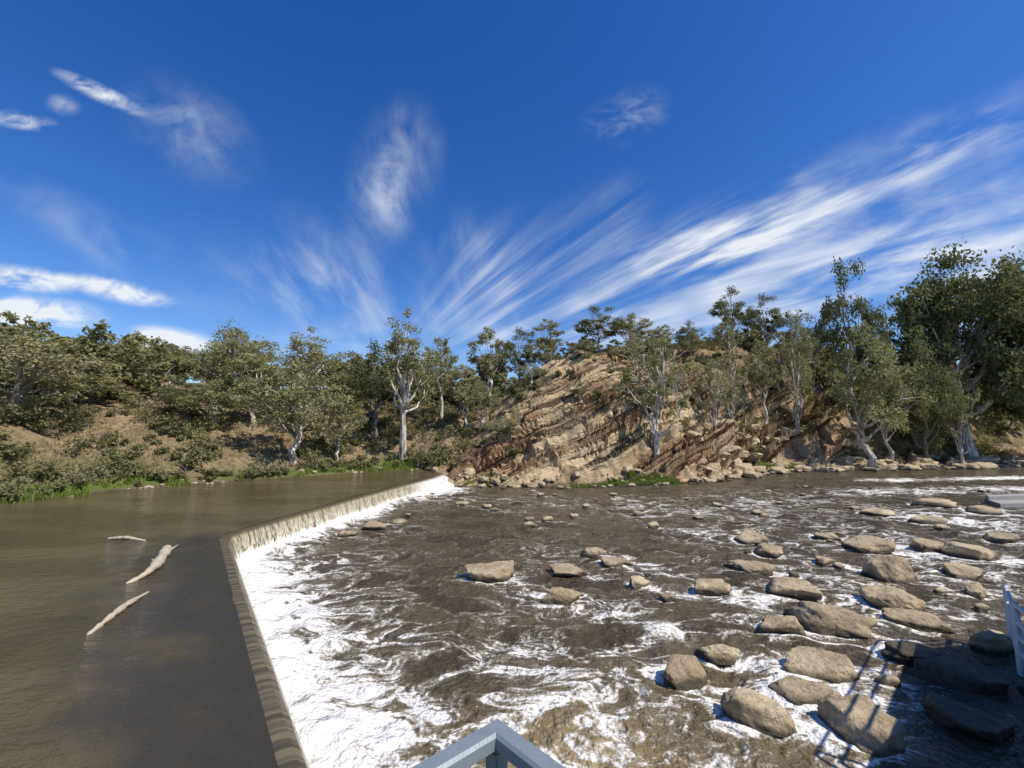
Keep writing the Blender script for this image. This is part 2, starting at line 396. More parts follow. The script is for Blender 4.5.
for (x, y, w, h) in RKS:
    a = w * .49; b = w * rg.uniform(.28, .42); dep = math.atan(6 / math.hypot(x, y))
    H = min(max((h - 1.25 * b * math.sin(dep)), .19 * w), .36 * w)
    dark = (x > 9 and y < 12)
    v, f = boulder(rg, 5 if y < 26 and w > .7 else 3, a, b, H)
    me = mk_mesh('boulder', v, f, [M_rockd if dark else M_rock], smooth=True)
    add_obj('boulder', me, (x, y + b * .8, .09), (0, 0, rg.uniform(-.45, .45)))
VV = []; FF = []; nb = 0
def shore(n, x0, x1, s0, s1, wmin, wmax, rng):
    global nb
    k = 0
    while k < n:
        x = rng.uniform(x0, x1); y = np.interp(x, BX, BY) + rng.uniform(s0, s1)
        z = float(terr(np.array([x]), np.array([y]))[0]); w = wmin + (wmax - wmin) * rng.random() ** 2.5
        v, f = boulder(rng, 2 if w < 1 else 3, w * .5, w * rng.uniform(.35, .5), w * rng.uniform(.25, .4))
        an = rng.uniform(0, 6.28); c, s = math.cos(an), math.sin(an)
        v = np.stack([v[:, 0] * c - v[:, 1] * s, v[:, 0] * s + v[:, 1] * c, v[:, 2]], 1) + [x, y, max(z, 0) + w * .05]
        VV.append(v); FF.append(f + nb); nb += len(v); k += 1
shore(110, 0, 30, -.8, 1.5, .3, 1.5, rg); shore(360, 24, 95, -2.5, 7, .5, 3.0, rg); shore(50, -9, 2, -.5, 2, .4, 1.4, rg); shore(60, -32, -12, 0, 1.5, .3, .8, rg)
shore(26, 34, 66, 5, 10, 1., 3.6, rg)
add_obj('shore_rocks', mk_mesh('shore_rocks', np.concatenate(VV), np.concatenate(FF), [M_rock]))

# ------------------------------------------------------------------ lower river
rx = axis([(-16, 22, .11), (22, 50, .3), (50, 100, .8), (100, 420, 10)])
ry = axis([(-8, 5, .5), (5, 30, .11), (30, 56, .28), (56, 112, 1.)])
X, Y = np.meshgrid(rx, ry)
dc = crest_dist(X, Y)
dw = dc - .6
n1 = fbm(X * .35, Y * .35, 61, 4)
wid = np.interp(Y, [5, 10, 18, 24, 34, 44], [1.5, 1.7, 2.1, 1.3, 1.1, 2.6])
foam = .92 * np.exp(-(np.maximum(dw, 0) / wid) ** 1.2 * .75) * (.70 + .6 * n1)
G = [(-5.5,15.5,2.6,.26),(-3.4,12.6,2.2,.28),(-1.8,10.2,1.8,.30),(.2,11.6,2.0,.28),(1.9,9.6,2.0,.32),(3.6,9.0,1.8,.30),(3.0,11.6,1.8,.26),(1.2,8.3,2.4,.26),(.3,14.6,2.0,.23),(-7.2,20.,2.8,.22),
     (4.5,13.5,2.2,.23),(7.5,14.5,3.0,.21),(8,11.5,2.6,.22),(6.6,20.6,3.5,.20),(10.8,25,3.5,.21),(-6.8,42.5,2.6,.7),(-5,38,3,.24),(13,18,4,.20),(5.5,8,2.5,.26),(2,22,4,.16),(20,24,6,.24),(30,30,7,.28),(12,33,7,.22),(2,36,6,.18),(22,36,8,.25),(15,28,6,.20)]
f2 = np.zeros_like(X)
for gx_, gy_, r, a in G: f2 = np.maximum(f2, a * np.exp(-((X - gx_) ** 2 + (Y - gy_) ** 2) / (r * r)))
f2 = f2 * (.35 + 1.35 * n1)
cyl = 51.5 + (X - 44) * .13
fs = fbm(X * .3, Y * .8, 4, 3)
f2 += .62 * np.exp(-((Y - cyl) / 1.8) ** 2) * sstep(38, 46, X) * (.4 + 1.1 * fs)
f2 += .42 * np.exp(-((Y - 42 - (X - 34) * .1) / 3.) ** 2) * sstep(26, 36, X) * (.4 + 1.1 * fs)
foam = np.maximum(foam, .095 + .02 * sstep(2, 10, X) + f2) + .4 * np.minimum(foam, f2)
fx, fy = .86, -.5
for (x, y, w, h) in RKS:
    b = w * .37; dx = X - x; dy = Y - (y + b * .8)
    sel = (np.abs(dx) < 6) & (np.abs(dy) < 6)
    dxs = dx[sel]; dys = dy[sel]; r = np.sqrt((dxs / (w * .47)) ** 2 + (dys / b) ** 2)
    al_ = dxs * fx + dys * fy; ac = -dxs * fy + dys * fx
    ring = .44 * np.exp(-np.abs(r - 1) / .24) * (.1 + 1.5 * n1[sel])
    tail = .38 * np.exp(-(ac / (w * .42)) ** 2) * sstep(0, w * .5, al_) * np.exp(-np.maximum(al_, 0) / (w * 1.7))
    foam[sel] = foam[sel] + np.maximum(ring, tail) * min(1., w)
foam *= 1 - .93 * sstep(-1.0, .8, (X - 6.8) * .62 - (Y - 7.8) * .78 + 0.2) * (Y < 14) * (X > 5)  # white foam thinned out here so the walkway's shadow looks darker
foam = np.clip(foam, 0, 1.1)
amp = np.interp(Y, [5, 20, 45, 70], [.15, .17, .15, .10]) * (.75 + .7 * np.clip(foam, 0, 1))
a_ = X * .86 - Y * .5; b_ = X * .5 + Y * .86
Z = (fbm(a_ * .9 + n1 * 1.2, b_ * .8, 71, 4) - .5) * 2 * amp
Z += np.exp(-np.maximum(dw, 0) / .9) * (.06 + .30 * fbm(X * 1.8, Y * 1.8, 81, 3))
shal = .8 * np.exp(-((X - 1.6) ** 2 + (Y - 8.2) ** 2) / 1.9 ** 2) + .3 * np.exp(-((X + 3.2) ** 2 + (Y - 9.3) ** 2) / 1.5 ** 2) + .3 * np.exp(-((X - 6) ** 2 + (Y - 9.5) ** 2) / 2. ** 2)
shal = shal * (.5 + n1)
riv = mk_mesh('river', np.stack([X, Y, Z], -1).reshape(-1, 3), grid_faces(len(rx), len(ry)), [M_river], attrs={'foam': foam.ravel(), 'shallow': np.clip(shal, 0, 1).ravel()}, smooth=True)
add_obj('river_water', riv)

# ------------------------------------------------------------------ trees
def tube(P, R, k=6):
    P = np.asarray(P, float); n = len(P); T = np.gradient(P, axis=0); T /= np.linalg.norm(T, axis=1)[:, None] + 1e-9
    up = np.array([1., .1, .05]); A = np.cross(T, up); A /= np.linalg.norm(A, axis=1)[:, None] + 1e-9; B = np.cross(T, A)
    ang = np.arange(k) * 2 * math.pi / k
    V = P[:, None, :] + np.asarray(R)[:, None, None] * (np.cos(ang)[None, :, None] * A[:, None, :] + np.sin(ang)[None, :, None] * B[:, None, :])
    V = V.reshape(-1, 3)
    i = np.arange(n - 1)[:, None] * k; j = np.arange(k)[None, :]; j2 = (j + 1) % k
    F = np.stack([i + j, i + j2, i + k + j2, i + k + j], -1).reshape(-1, 4)
    return V, F
def leaves(rng, C, rad_, n, size, tint, droop=.5):
    m = len(C); c = np.repeat(C, n, 0); r = np.repeat(rad_, n, 0); N = len(c)
    d = rng.normal(size=(N, 3)); d /= np.linalg.norm(d, axis=1)[:, None]
    rr = rng.random(N) ** .45 * rng.uniform(.75, 1.3, N)
    p = c + d * r * rr[:, None]
    ax = rng.normal(size=(N, 3)); ax[:, 2] -= droop; ax /= np.linalg.norm(ax, axis=1)[:, None]
    sd = np.cross(ax, rng.normal(size=(N, 3))); sd /= np.linalg.norm(sd, axis=1)[:, None] + 1e-9
    L = size * rng.uniform(.6, 1.35, N)[:, None]; W = L * .27
    v0 = p - ax * L * .5; v1 = p + sd * W; v2 = p + ax * L * .5; v3 = p - sd * W
    V = np.stack([v0, v1, v2, v3], 1).reshape(-1, 3)
    F = np.arange(N * 4).reshape(-1, 4)
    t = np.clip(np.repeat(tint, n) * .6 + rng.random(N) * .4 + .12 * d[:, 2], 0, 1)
    return V, F, np.repeat(t, 4)
def tree_arrays(seed, H, W, lobes=9, cl=8, lpc=130, clear=.35, r0=.28, leaf=.34, stems=1, lean=0., lobe_r=.22, crown_low=.35, flat=.9):
    rng = np.random.default_rng(seed); Vs = []; Fs = []; nv = 0; Ts = []; Ms = []
    def add(V, F, m, t=None):
        nonlocal nv
        Vs.append(V); Fs.append(F + nv); nv += len(V); Ms.append(np.full(len(F), m)); Ts.append(np.zeros(len(V)) if t is None else t)
    nodes = []
    for s_ in range(stems):
        a = rng.uniform(0, 6.28); sp = (0 if stems == 1 else W * .16)
        top = np.array([math.cos(a) * sp + lean * H * .35, math.sin(a) * sp, H * rng.uniform(.76, .86)])
        n = 9; tpar = np.linspace(0, 1, n)[:, None]
        P = top * tpar ** np.array([1.15, 1.15, 1.]); w = np.cumsum(rng.normal(size=(n, 3)) * [1, 1, 0], 0) * .018 * H; w[0] = 0; P = P + w
        P[0, 2] = -1.0
        R = r0 * (1 - .82 * tpar[:, 0]) / (stems ** .5); R[0] *= 1.5
        V, F = tube(P, R, 8); add(V, F, 0)
        for i in range(n): nodes.append((P[i], R[i]))
    cc = np.array([lean * H * .3, 0, H * (crown_low + 1) / 2]); rx_, rz_ = W / 2, H * (1 - crown_low) / 2
    cents = [cc + np.array([0, 0, rz_ * .78])]; tries = 0
    while len(cents) < lobes and tries < 4000:
        tries += 1
        d = rng.normal(size=3); d /= np.linalg.norm(d)
        rr = rng.uniform(.35, .84); c = cc + d * [rx_ * rr, rx_ * rr, rz_ * rr]
        if d[2] < -.55 and rng.random() < .6: continue
        if all(np.linalg.norm((c - q) / [rx_, rx_, rz_]) > .44 * (9. / lobes) ** .33 for q in cents): cents.append(c)
    C = []; RR = []; TN = []
    for li, c in enumerate(cents):
        z0 = max(H * clear * .8, c[2] - rng.uniform(.25, .45) * H * .8)
        cand = [nd for nd in nodes if nd[0][2] > H * clear * .55 and nd[0][2] < c[2] - .04 * H] or [nodes[5]]
        nd = min(cand, key=lambda q: abs(q[0][2] - z0) + .5 * np.linalg.norm(q[0][:2] - c[:2]))
        P0, R0 = nd; n = 6; t = np.linspace(0, 1, n)[:, None]
        mid = (P0 + c) / 2 + np.array([0, 0, -.06 * H]) + rng.normal(size=3) * .03 * H
        P = (1 - t) ** 2 * P0 + 2 * t * (1 - t) * mid + t ** 2 * c + rng.normal(size=(n, 3)) * .008 * H * (t > 0)
        R = np.linspace(min(R0 * .75, r0 * .5), r0 * .10, n); V, F = tube(P, R, 6); add(V, F, 0)
        lr = lobe_r * W * rng.uniform(.65, 1.2); lt = rng.uniform(.2, .85)
        k = max(3, int(cl * rng.uniform(.7, 1.3)))
        for _ in range(k):
            d = rng.normal(size=3); d /= np.linalg.norm(d); cc2 = c + d * lr * rng.uniform(.35, 1.) * [1, 1, .95]
            P2 = np.stack([P[4], (P[4] + cc2) / 2 + rng.normal(size=3) * .1, cc2]); V, F = tube(P2, [r0 * .10, r0 * .06, r0 * .02], 4); add(V, F, 0)
            C.append(cc2); r = lr * rng.uniform(.30, .55); RR.append([r, r, r * flat]); TN.append(np.clip(lt + rng.normal() * .18, 0, 1))
    if lpc:
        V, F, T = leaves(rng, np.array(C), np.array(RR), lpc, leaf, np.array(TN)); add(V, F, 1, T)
    return np.concatenate(Vs), np.concatenate(Fs), np.concatenate(Ms), np.concatenate(Ts)
PR = {}
def proto(k, leafm, bark, H, W, **kw):
    V, F, M, T = tree_arrays(k, H, W, **kw)
    PR[k] = (mk_mesh('eucalyptus_tree', V, F, [bark, leafm], M, {'tint': T}), H, W)
proto(1, M_leaf, M_barkd, 13, 12, lobes=15, cl=7, lpc=66, clear=.2, crown_low=.22, r0=.45, lean=.15)
proto(2, M_leaf, M_bark, 18, 9, lobes=13, cl=7, lpc=68, clear=.35, crown_low=.34, r0=.44)
proto(3, M_leaf, M_bark, 14, 10, lobes=14, cl=7, lpc=66, clear=.25, crown_low=.22, r0=.34)
proto(4, M_leaf, M_bark, 12, 6, lobes=10, cl=7, lpc=62, clear=.25, crown_low=.24, r0=.22, leaf=.3)
proto(5, M_leaf, M_bark, 15, 10.5, lobes=17, cl=6, lpc=42, clear=.18, crown_low=.20, r0=.38, stems=3, lobe_r=.16, leaf=.34)
proto(6, M_leafd, M_bark, 30, 24, lobes=25, cl=11, lpc=105, clear=.22, crown_low=.14, r0=.75, leaf=.65, lobe_r=.18)
proto(7, M_leafd, M_barkd, 14, 9, lobes=13, cl=8, lpc=85, clear=.3, crown_low=.2, r0=.25, lobe_r=.2)
proto(8, M_leaf, M_bark, 12, 8, lobes=12, cl=5, lpc=12, clear=.2, crown_low=.25, r0=.22, stems=2, lobe_r=.2)
proto(9, M_leafd, M_barkd, 16, 12, lobes=16, cl=9, lpc=95, clear=.15, crown_low=.04, r0=.3)
proto(10, M_leaf, M_bark, 13, 9, lobes=11, cl=7, lpc=58, clear=.3, crown_low=.28, r0=.3)
TR = [(-43,36,14.2,13,1),(-50,50,17.2,11,3),(-47.9,58,17.6,10,10),(-37.7,56,19.8,11.5,1),(-23.5,46.5,13.2,11,3),(-28.9,60,20.2,11,2),(-13.8,54,21.0,9.5,2),(-10.4,62,20.2,7.6,10),
(-3.6,66,22.3,6.5,4),(1.4,70,22.5,6.9,7),(6.5,73,25.4,7,4),(16.8,78,28.9,9.5,7),(23.4,80,28.4,8.6,3),(17.5,51.5,18.3,11.5,5),(34.7,81,27,6,9),(45,84,34.5,7.5,7),(52,84,33,8,7),
(30.4,63,17.0,7,5),(57.8,82,30.5,8.8,8),(64.2,78,37.,10,7),(55,66,22.6,15,3),(69,70,20,11,9),(82.3,76,38.9,25,6),(91,72,36.5,20,6),(-52.5,47,15.8,9.5,3),(-.8,50,6.8,5,4),
(-31,50,15,8,4),(-18.5,58,17.5,8,7),(-33,47,11.5,8,3),(-6.5,58,15,6,4),(62,70,18,9,3),(75,78,26,13,9),(74,70,17,8,5),(26,70,22,4,4),
(-57,40,16,10,10),(-46,44,12,8,3),(33,76,24,5,3),(-42,66,21,10,3),(12,66,19.5,4.5,4),(3,62,15.5,5,10),(-4,57,12.5,5,3),(-26,52,15,8,10),(-20,49,10,6,3),(-37,48,12,8,9),
(35,67,19,7,5),(42,70,21,6,4),(24,60,15.5,4.5,8),(9,55,10.5,3.5,4),(48,71,22,8,5),(40,76,26.5,6,10),(21,70,22.5,4,10),(52,76,27,7,3),(5,68,20,5,4),(29,78,26,5,10),
(-54,63,19.5,10,3),(-48,68,20,10,9),(-60,66,19,11,3)]
rt = np.random.default_rng(5)
for (x, y, zt, w, k) in TR:
    me, H0, W0 = PR[k]; z = float(terr(np.array([float(x)]), np.array([float(y)]))[0]); h = max(3., zt - z)
    add_obj('eucalyptus_tree', me, (x, y, z), (0, 0, rt.uniform(-.6, .6)), (w / W0, w / W0, h / H0 * 1.0))

Vs = []; Fs = []; Ts = []; Ms = []; nv = 0
pro = [tree_arrays(100 + i, 10, 8, lobes=9, cl=6, lpc=40, clear=.2, crown_low=.08, r0=.2, leaf=.6) for i in range(4)]
def put(x, y, sc, sz, dark):
    global nv
    V, F, M, T = pro[rt.integers(0, 4)]; a = rt.uniform(0, 6.28); c, s = math.cos(a), math.sin(a)
    z = float(terr(np.array([x]), np.array([y]))[0]) - .3
    V2 = np.stack([(V[:, 0] * c - V[:, 1] * s) * sc + x, (V[:, 0] * s + V[:, 1] * c) * sc + y, V[:, 2] * sz + z], 1)
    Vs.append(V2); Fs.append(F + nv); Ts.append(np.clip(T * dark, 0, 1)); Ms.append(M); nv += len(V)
for i in range(135):
    x = rt.uniform(-110, -2); s = rt.uniform(20, 48); y = np.interp(x, BX, BY) + s * (1.0 if x > -30 else 1.3)
    put(x, y, rt.uniform(.6, 1.1), rt.uniform(.45, .9), rt.uniform(.5, 1))
for i in range(26):
    x = rt.uniform(-2, 56); y = rt.uniform(84, 94); put(x, y, rt.uniform(.4, .8), rt.uniform(.25, .5), rt.uniform(.4, .9))
for i in range(65):
    x = rt.uniform(60, 150); y = np.interp(x, BX, BY) + rt.uniform(12, 35); put(x, y, rt.uniform(.8, 1.3), rt.uniform(.6, 1.1), rt.uniform(.3, .8))
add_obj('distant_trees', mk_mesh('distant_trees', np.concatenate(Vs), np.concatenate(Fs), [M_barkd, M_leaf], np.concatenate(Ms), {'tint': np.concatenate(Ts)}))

# scrub mass
C = []; RR = []; TN = []
def bush(x, y, r, dark=1.):
    z = float(terr(np.array([x]), np.array([y]))[0]); lt = rt.uniform(.1, .9) * dark
    for _ in range(rt.integers(3, 8)):
        a = rt.uniform(0, 6.28); q = r * rt.uniform(.1, .8); cr_ = r * rt.uniform(.3, .6)
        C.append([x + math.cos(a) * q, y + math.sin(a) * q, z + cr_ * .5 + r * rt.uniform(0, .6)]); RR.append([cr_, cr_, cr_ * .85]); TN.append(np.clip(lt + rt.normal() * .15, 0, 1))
n = 0
while n < 760:
    x = rt.uniform(-75, -6); s = rt.uniform(.8, 34); y = np.interp(x, BX, BY) + s
    if fbm(np.array([x * .15]), np.array([y * .15]), 91, 3)[0] < .40: continue
    bush(x, y, .35 + 1.7 * rt.random() ** 1.5); n += 1
for i in range(480):
    x = rt.uniform(-7, 60); y = np.interp(x, BX, BY) + rt.uniform(3, 30)
    if fbm(np.array([x * .11 + 3]), np.array([y * .11]), 31, 4)[0] < .52 and rt.random() < .78: continue
    bush(x, y, rt.uniform(.35, 1.3))
for i in range(130):
    x = rt.uniform(54, 100); y = np.interp(x, BX, BY) + rt.uniform(6, 20); bush(x, y, rt.uniform(.7, 2.2), .8)
for i in range(60):
    x = rt.uniform(-48, -14); y = np.interp(x, BX, BY) + rt.uniform(.8, 3.0); bush(x, y, rt.uniform(.4, 1.0), .6)
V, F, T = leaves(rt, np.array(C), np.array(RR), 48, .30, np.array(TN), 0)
add_obj('hillside_scrub', mk_mesh('hillside_scrub', V, F, [M_scrub], attrs={'tint': T}))

def blades(name, specs, mat, wid_=.05):
    C = []
    for (x0, x1, s0, s1, n, h) in specs:
        x = rt.uniform(x0, x1, n); y = np.interp(x, BX, BY) + rt.uniform(s0, s1, n)
        keep = fbm(x * .3, y * .3, 17, 3) > .44; x = x[keep]; y = y[keep]
        z = terr(x, y); C.append(np.stack([x, y, z, np.full(len(x), h)], 1))
    G_ = np.concatenate(C); N = len(G_); a = rt.uniform(0, 6.28, N); hh = G_[:, 3] * rt.uniform(.5, 1.3, N)
    dx = np.cos(a) * wid_; dy = np.sin(a) * wid_; lx = rt.normal(size=N) * .3 * hh; ly = rt.normal(size=N) * .3 * hh
    P = G_[:, :3]
    v0 = P - np.stack([dx, dy, 0 * dx + .05], 1); v1 = P + np.stack([dx, dy, 0 * dx - .05], 1)
    v2 = P + np.stack([dx * .3 + lx, dy * .3 + ly, hh], 1); v3 = P + np.stack([-dx * .3 + lx, -dy * .3 + ly, hh], 1)
    V = np.stack([v0, v1, v2, v3], 1).reshape(-1, 3)
    add_obj(name, mk_mesh(name, V, np.arange(4 * N).reshape(-1, 4), [mat], attrs={'tint': np.repeat(rt.random(N), 4)}))
blades('riverbank_grass', [(-60, -30, 0, 5, 13000, .4), (-32, -12, .0, 2.0, 9000, .35), (13, 19, -.2, 1.0, 4500, .4), (36, 43, .3, 2.5, 6000, .55), (3, 13, -.2, .5, 1400, .35), (-6, 0, .3, 1.2, 1000, .3)], M_grass)
blades('dry_grass', [(-62, -9, 3, 26, 20000, .32), (-8, 60, 3, 26, 8000, .35), (40, 90, 6, 16, 5000, .45)], M_dry, .06)

# ------------------------------------------------------------------ driftwood
def log(pts, R, name='driftwood_log', stubs=()):
    pts = np.array(pts, float); n = 26; t = np.linspace(0, len(pts) - 1, n)
    P = np.stack([np.interp(t, np.arange(len(pts)), pts[:, i]) for i in range(3)], 1)
    for _ in range(3): P[1:-1] = (P[:-2] + 2 * P[1:-1] + P[2:]) / 4
    r = np.interp(t, np.linspace(0, len(pts) - 1, len(R)), R) * (1 + .15 * rt.normal(size=n)); r[0] *= .4; r[-1] *= .3
    o = P[0].copy(); V, F = tube(P - o, r, 10); Vs = [V]; Fs = [F]; nv = len(V)
    for (i, d, L, rr) in stubs:
        q = np.array([P[i] - o, P[i] - o + np.array(d) * L * .5, P[i] - o + np.array(d) * L + [0, 0, .05]]); V, F = tube(q, [rr, rr * .7, rr * .2], 6)
        Vs.append(V); Fs.append(F + nv); nv += len(V)
    add_obj(name, mk_mesh(name, np.concatenate(Vs), np.concatenate(Fs), [M_wood], smooth=True), tuple(o))
log([(-12.1,13.7,1.16),(-12.0,14.4,1.32),(-12.4,15.3,1.36),(-13.1,16.4,1.34),(-13.9,17.6,1.28)], [.05, .10, .14, .17, .18], stubs=[(20, (.6, .5, .4), .5, .06), (12, (-.7, .2, .3), .35, .05)])
log([(-9.95,10.4,1.2),(-10.2,11.3,1.3),(-10.5,12.1,1.29),(-10.8,13.1,1.22)], [.04, .07, .08, .03], stubs=[(15, (.8, .2, .2), .3, .03)])
log([(-17.9,19.2,1.22),(-17,19.1,1.3),(-15.9,18.9,1.2)], [.05, .08, .04])

# ------------------------------------------------------------------ metalwork
def box(name, p0, p1, w, h, mat, parent, bev=.004, up=(0, 0, 1)):
    p0 = Vector(p0); p1 = Vector(p1); d = (p1 - p0); L = d.length; d.normalize()
    s = d.cross(Vector(up)).normalized(); u = s.cross(d)
    bm = bmesh.new(); bmesh.ops.create_cube(bm, size=1)
    for v in bm.verts: v.co = Vector((v.co.x * L, v.co.y * w, v.co.z * h))
    bmesh.ops.bevel(bm, geom=bm.edges[:], offset=bev, segments=2, affect='EDGES')
    me = bpy.data.meshes.new(name); bm.to_mesh(me); bm.free(); me.materials.append(mat)
    o = bpy.data.objects.new(name, me); col.objects.link(o)
    M = Matrix((d, s, u)).transposed().to_4x4(); M.translation = (p0 + p1) / 2; o.matrix_world = M; o.parent = parent
    return o
def polyrail(name, pts, w, h, mat, parent, b=.006):
    pts = [Vector(p) for p in pts]; rows = []
    prf = [(-w/2+b, 0), (w/2-b, 0), (w/2, -b), (w/2, -h+b), (w/2-b, -h), (-w/2+b, -h), (-w/2, -h+b), (-w/2, -b)]
    for i, p in enumerate(pts):
        a = (pts[i] - pts[i-1]).normalized() if i else (pts[1] - pts[0]).normalized()
        c = (pts[i+1] - pts[i]).normalized() if i < len(pts)-1 else a
        na = Vector((a.y, -a.x, 0)); nc = Vector((c.y, -c.x, 0)); m = (na + nc).normalized(); m = m / m.dot(na)
        rows.append([p + m * x + Vector((0, 0, z)) for x, z in prf])
    V = [tuple(v) for r in rows for v in r]; k = 8
    F = [(i*k+j, i*k+(j+1) % k, (i+1)*k+(j+1) % k, (i+1)*k+j) for i in range(len(pts)-1) for j in range(k)]
    me = bpy.data.meshes.new(name); me.from_pydata(V, [], F); me.materials.append(mat); me.update()
    o = bpy.data.objects.new(name, me); col.objects.link(o); o.parent = parent; return o
def empty(name):
    e = bpy.data.objects.new(name, None); col.objects.link(e); return e
A = Vector((-.03, .985, 5.385)); dl = Vector((-.755, -.656, 0)); dr = Vector((.69, -.725, 0))
e = empty('platform_railing')
inn = (dl + dr).normalized()
B = A + dl * 3.2; D = A + dr * 3.2
polyrail('top_rail', [B, A + inn * .032, D], .042, .035, M_rail, e)
for k, dz in enumerate((-.30, -.55, -.80)):
    polyrail('mid_rail_%d' % (k + 1), [B + Vector((0, 0, dz)), A + inn * .032 + Vector((0, 0, dz)), D + Vector((0, 0, dz))], .03, .03, M_rail, e)
for k, q in enumerate([A + inn * .034, A + dl * 1.1, A + dl * 2.2, A + dr * 1.1, A + dr * 2.2, B, D]):
    q = q.copy(); box('post_%d' % (k + 1), (q.x, q.y, 4.3), (q.x, q.y, 5.348), .036, .036, M_rail, e, up=(.7, .7, 0))
for k, dd in enumerate((dl, dr)):
    p = A + inn * .035 + dd * .045
    box('bracket_%d' % (k + 1), p + Vector((0, 0, -.13)), p + dd * .09 + Vector((0, 0, -.040)), .012, .02, M_rail, e, .002)
def prism(name, pts, z0, z1, mat, parent=None):
    bm = bmesh.new(); vs = [bm.verts.new((x, y, z0)) for x, y in pts]; f = bm.faces.new(vs)
    r = bmesh.ops.extrude_face_region(bm, geom=[f])
    for v in r['geom']:
        if isinstance(v, bmesh.types.BMVert): v.co.z = z1
    bmesh.ops.recalc_face_normals(bm, faces=bm.faces)
    me = bpy.data.meshes.new(name); bm.to_mesh(me); bm.free(); me.materials.append(mat)
    o = bpy.data.objects.new(name, me); col.objects.link(o); o.parent = parent; return o
e2 = empty('viewing_platform')
prism('deck', [(B.x, B.y), (A.x, A.y), (D.x, D.y), (2.6, -7), (-2.8, -7)], 4.15, 4.3, M_deck, e2)
for k, (x, y) in enumerate([(-.0, .5), (-1.7, -1.2), (1.6, -1.2)]): box('pile_%d' % (k + 1), (x, y, -2), (x, y, 4.148), .25, .25, M_conc, e2, up=(0, 1, 0))
e3 = empty('walkway')
wk = [(8.9, 6.4), (13.8, 10.7), (24, 11.2), (26, 3), (12, 2)]
prism('deck', wk, 4.05, 4.3, M_conc, e3)
for k, (x, y) in enumerate([(11.5, 6.5), (15.5, 9.6), (20, 9), (18, 5)]): box('pier_%d' % (k + 1), (x, y, -2), (x, y, 4.048), .5, .5, M_conc, e3, .02, up=(0, 1, 0))
for k, dz in enumerate((1.0, .5)):
    polyrail('rail_%d' % (k + 1), [Vector((12, 2, 4.3 + dz)), Vector((8.95, 6.4, 4.3 + dz)), Vector((13.8, 10.65, 4.3 + dz)), Vector((24, 11.15, 4.3 + dz))], .05, .05, M_rail, e3)
for k in range(4):
    x = 9.0 + k * 1.58; y = 6.5 + k * 1.35; box('post_%d' % (k + 1), (x, y, 4.302), (x, y, 5.24), .05, .05, M_rail, e3, up=(0, 1, 0))

e4 = empty('fishway_gate')
for k, (x, y) in enumerate([(11.95, 10.2), (12.5, 11.0), (13.6, 12.1)]):
    box('post_%d' % (k + 1), (x, y, -.6), (x, y, 1.75), .12, .12, M_white, e4, .01, up=(0, 1, 0))
for k, z in enumerate((.55, .95, 1.3, 1.7)):
    box('rail_%d' % (k + 1), (11.88, 10.1, z), (12.55, 11.08, z), .07, .09, M_white, e4, .01)
    box('side_rail_%d' % (k + 1), (12.56, 11.1, z), (13.65, 12.15, z), .07, .09, M_white, e4, .01)
prism('sill', [(12.1, 9.7), (14.0, 12.2), (15.4, 11.2), (13.4, 8.9)], -.8, .35, M_conc, e4)
box('brace', (11.90, 10.12, .55), (12.5, 11.02, 1.66), .04, .04, M_white, e4, .006)

e5 = empty('concrete_landing')
prism('slab', [(38, 33.5), (45, 34.2), (46, 37), (39.5, 36)], -.6, .30, M_conc, e5)
prism('kerb', [(38.8, 35.0), (44.8, 35.6), (45.4, 36.6), (39.6, 35.9)], .302, .62, M_conc, e5)

# ------------------------------------------------------------------ sun + sky
sd = Vector((.75, -.45, 0)).normalized(); el = rad(53)
sdir = Vector((sd.x * math.cos(el), sd.y * math.cos(el), math.sin(el)))
sun = bpy.data.lights.new('sun', 'SUN'); sun.energy = 5.0; sun.angle = rad(.5); sun.color = (1, .955, .87)
so = bpy.data.objects.new('sun', sun); col.objects.link(so); so.rotation_euler = (-sdir).to_track_quat('-Z', 'Y').to_euler()
w = NT('sky', world=True); scene.world = w.m
w.m.cycles.sampling_method = 'NONE'
sk = w.n('ShaderNodeTexSky', sky_type='NISHITA'); sk.sun_disc = False; sk.sun_elevation = el; sk.sun_rotation = math.atan2(sd.x, sd.y)
sk.air_density = 1.0; sk.dust_density = .3; sk.ozone_density = 3.0
hs = w.n('ShaderNodeHueSaturation'); w.l(sk.outputs[0], hs.inputs['Color']); hs.inputs['Saturation'].default_value = 1.36; hs.inputs['Value'].default_value = 1.46; hs.inputs['Hue'].default_value = .514
tc = w.n('ShaderNodeTexCoord').outputs['Generated']
sx = w.n('ShaderNodeSeparateXYZ'); w.l(tc, sx.inputs[0])
yy = w.math('MAXIMUM', sx.outputs[1], .05)
q = w.n('ShaderNodeCombineXYZ'); w.l(w.math('DIVIDE', sx.outputs[0], yy), q.inputs[0]); w.l(w.math('DIVIDE', sx.outputs[2], yy), q.inputs[1])
Q = q.outputs[0]
def polar(cx, cz, ka, kr, sc, det, dist, off, rough=.58):
    s2 = w.n('ShaderNodeSeparateXYZ'); w.l(Q, s2.inputs[0])
    dx = w.math('SUBTRACT', s2.outputs[0], cx); dz = w.math('SUBTRACT', s2.outputs[1], cz)
    an = w.math('ARCTAN2', dz, dx); r = w.math('SQRT', w.math('ADD', w.math('MULTIPLY', dx, dx), w.math('MULTIPLY', dz, dz)))
    c = w.n('ShaderNodeCombineXYZ'); w.l(w.math('MULTIPLY_ADD', an, ka, off), c.inputs[0]); w.l(w.math('MULTIPLY', r, kr), c.inputs[1])
    return w.noise(c.outputs[0], sc, det, rough, dist, d2=True)
fanR = polar(-.42, .04, 8.0, 1.0, 1.9, 5, .2, 2.)
fanL = polar(.10, -.40, 5.0, 1.9, 2.2, 5, .2, 9.)
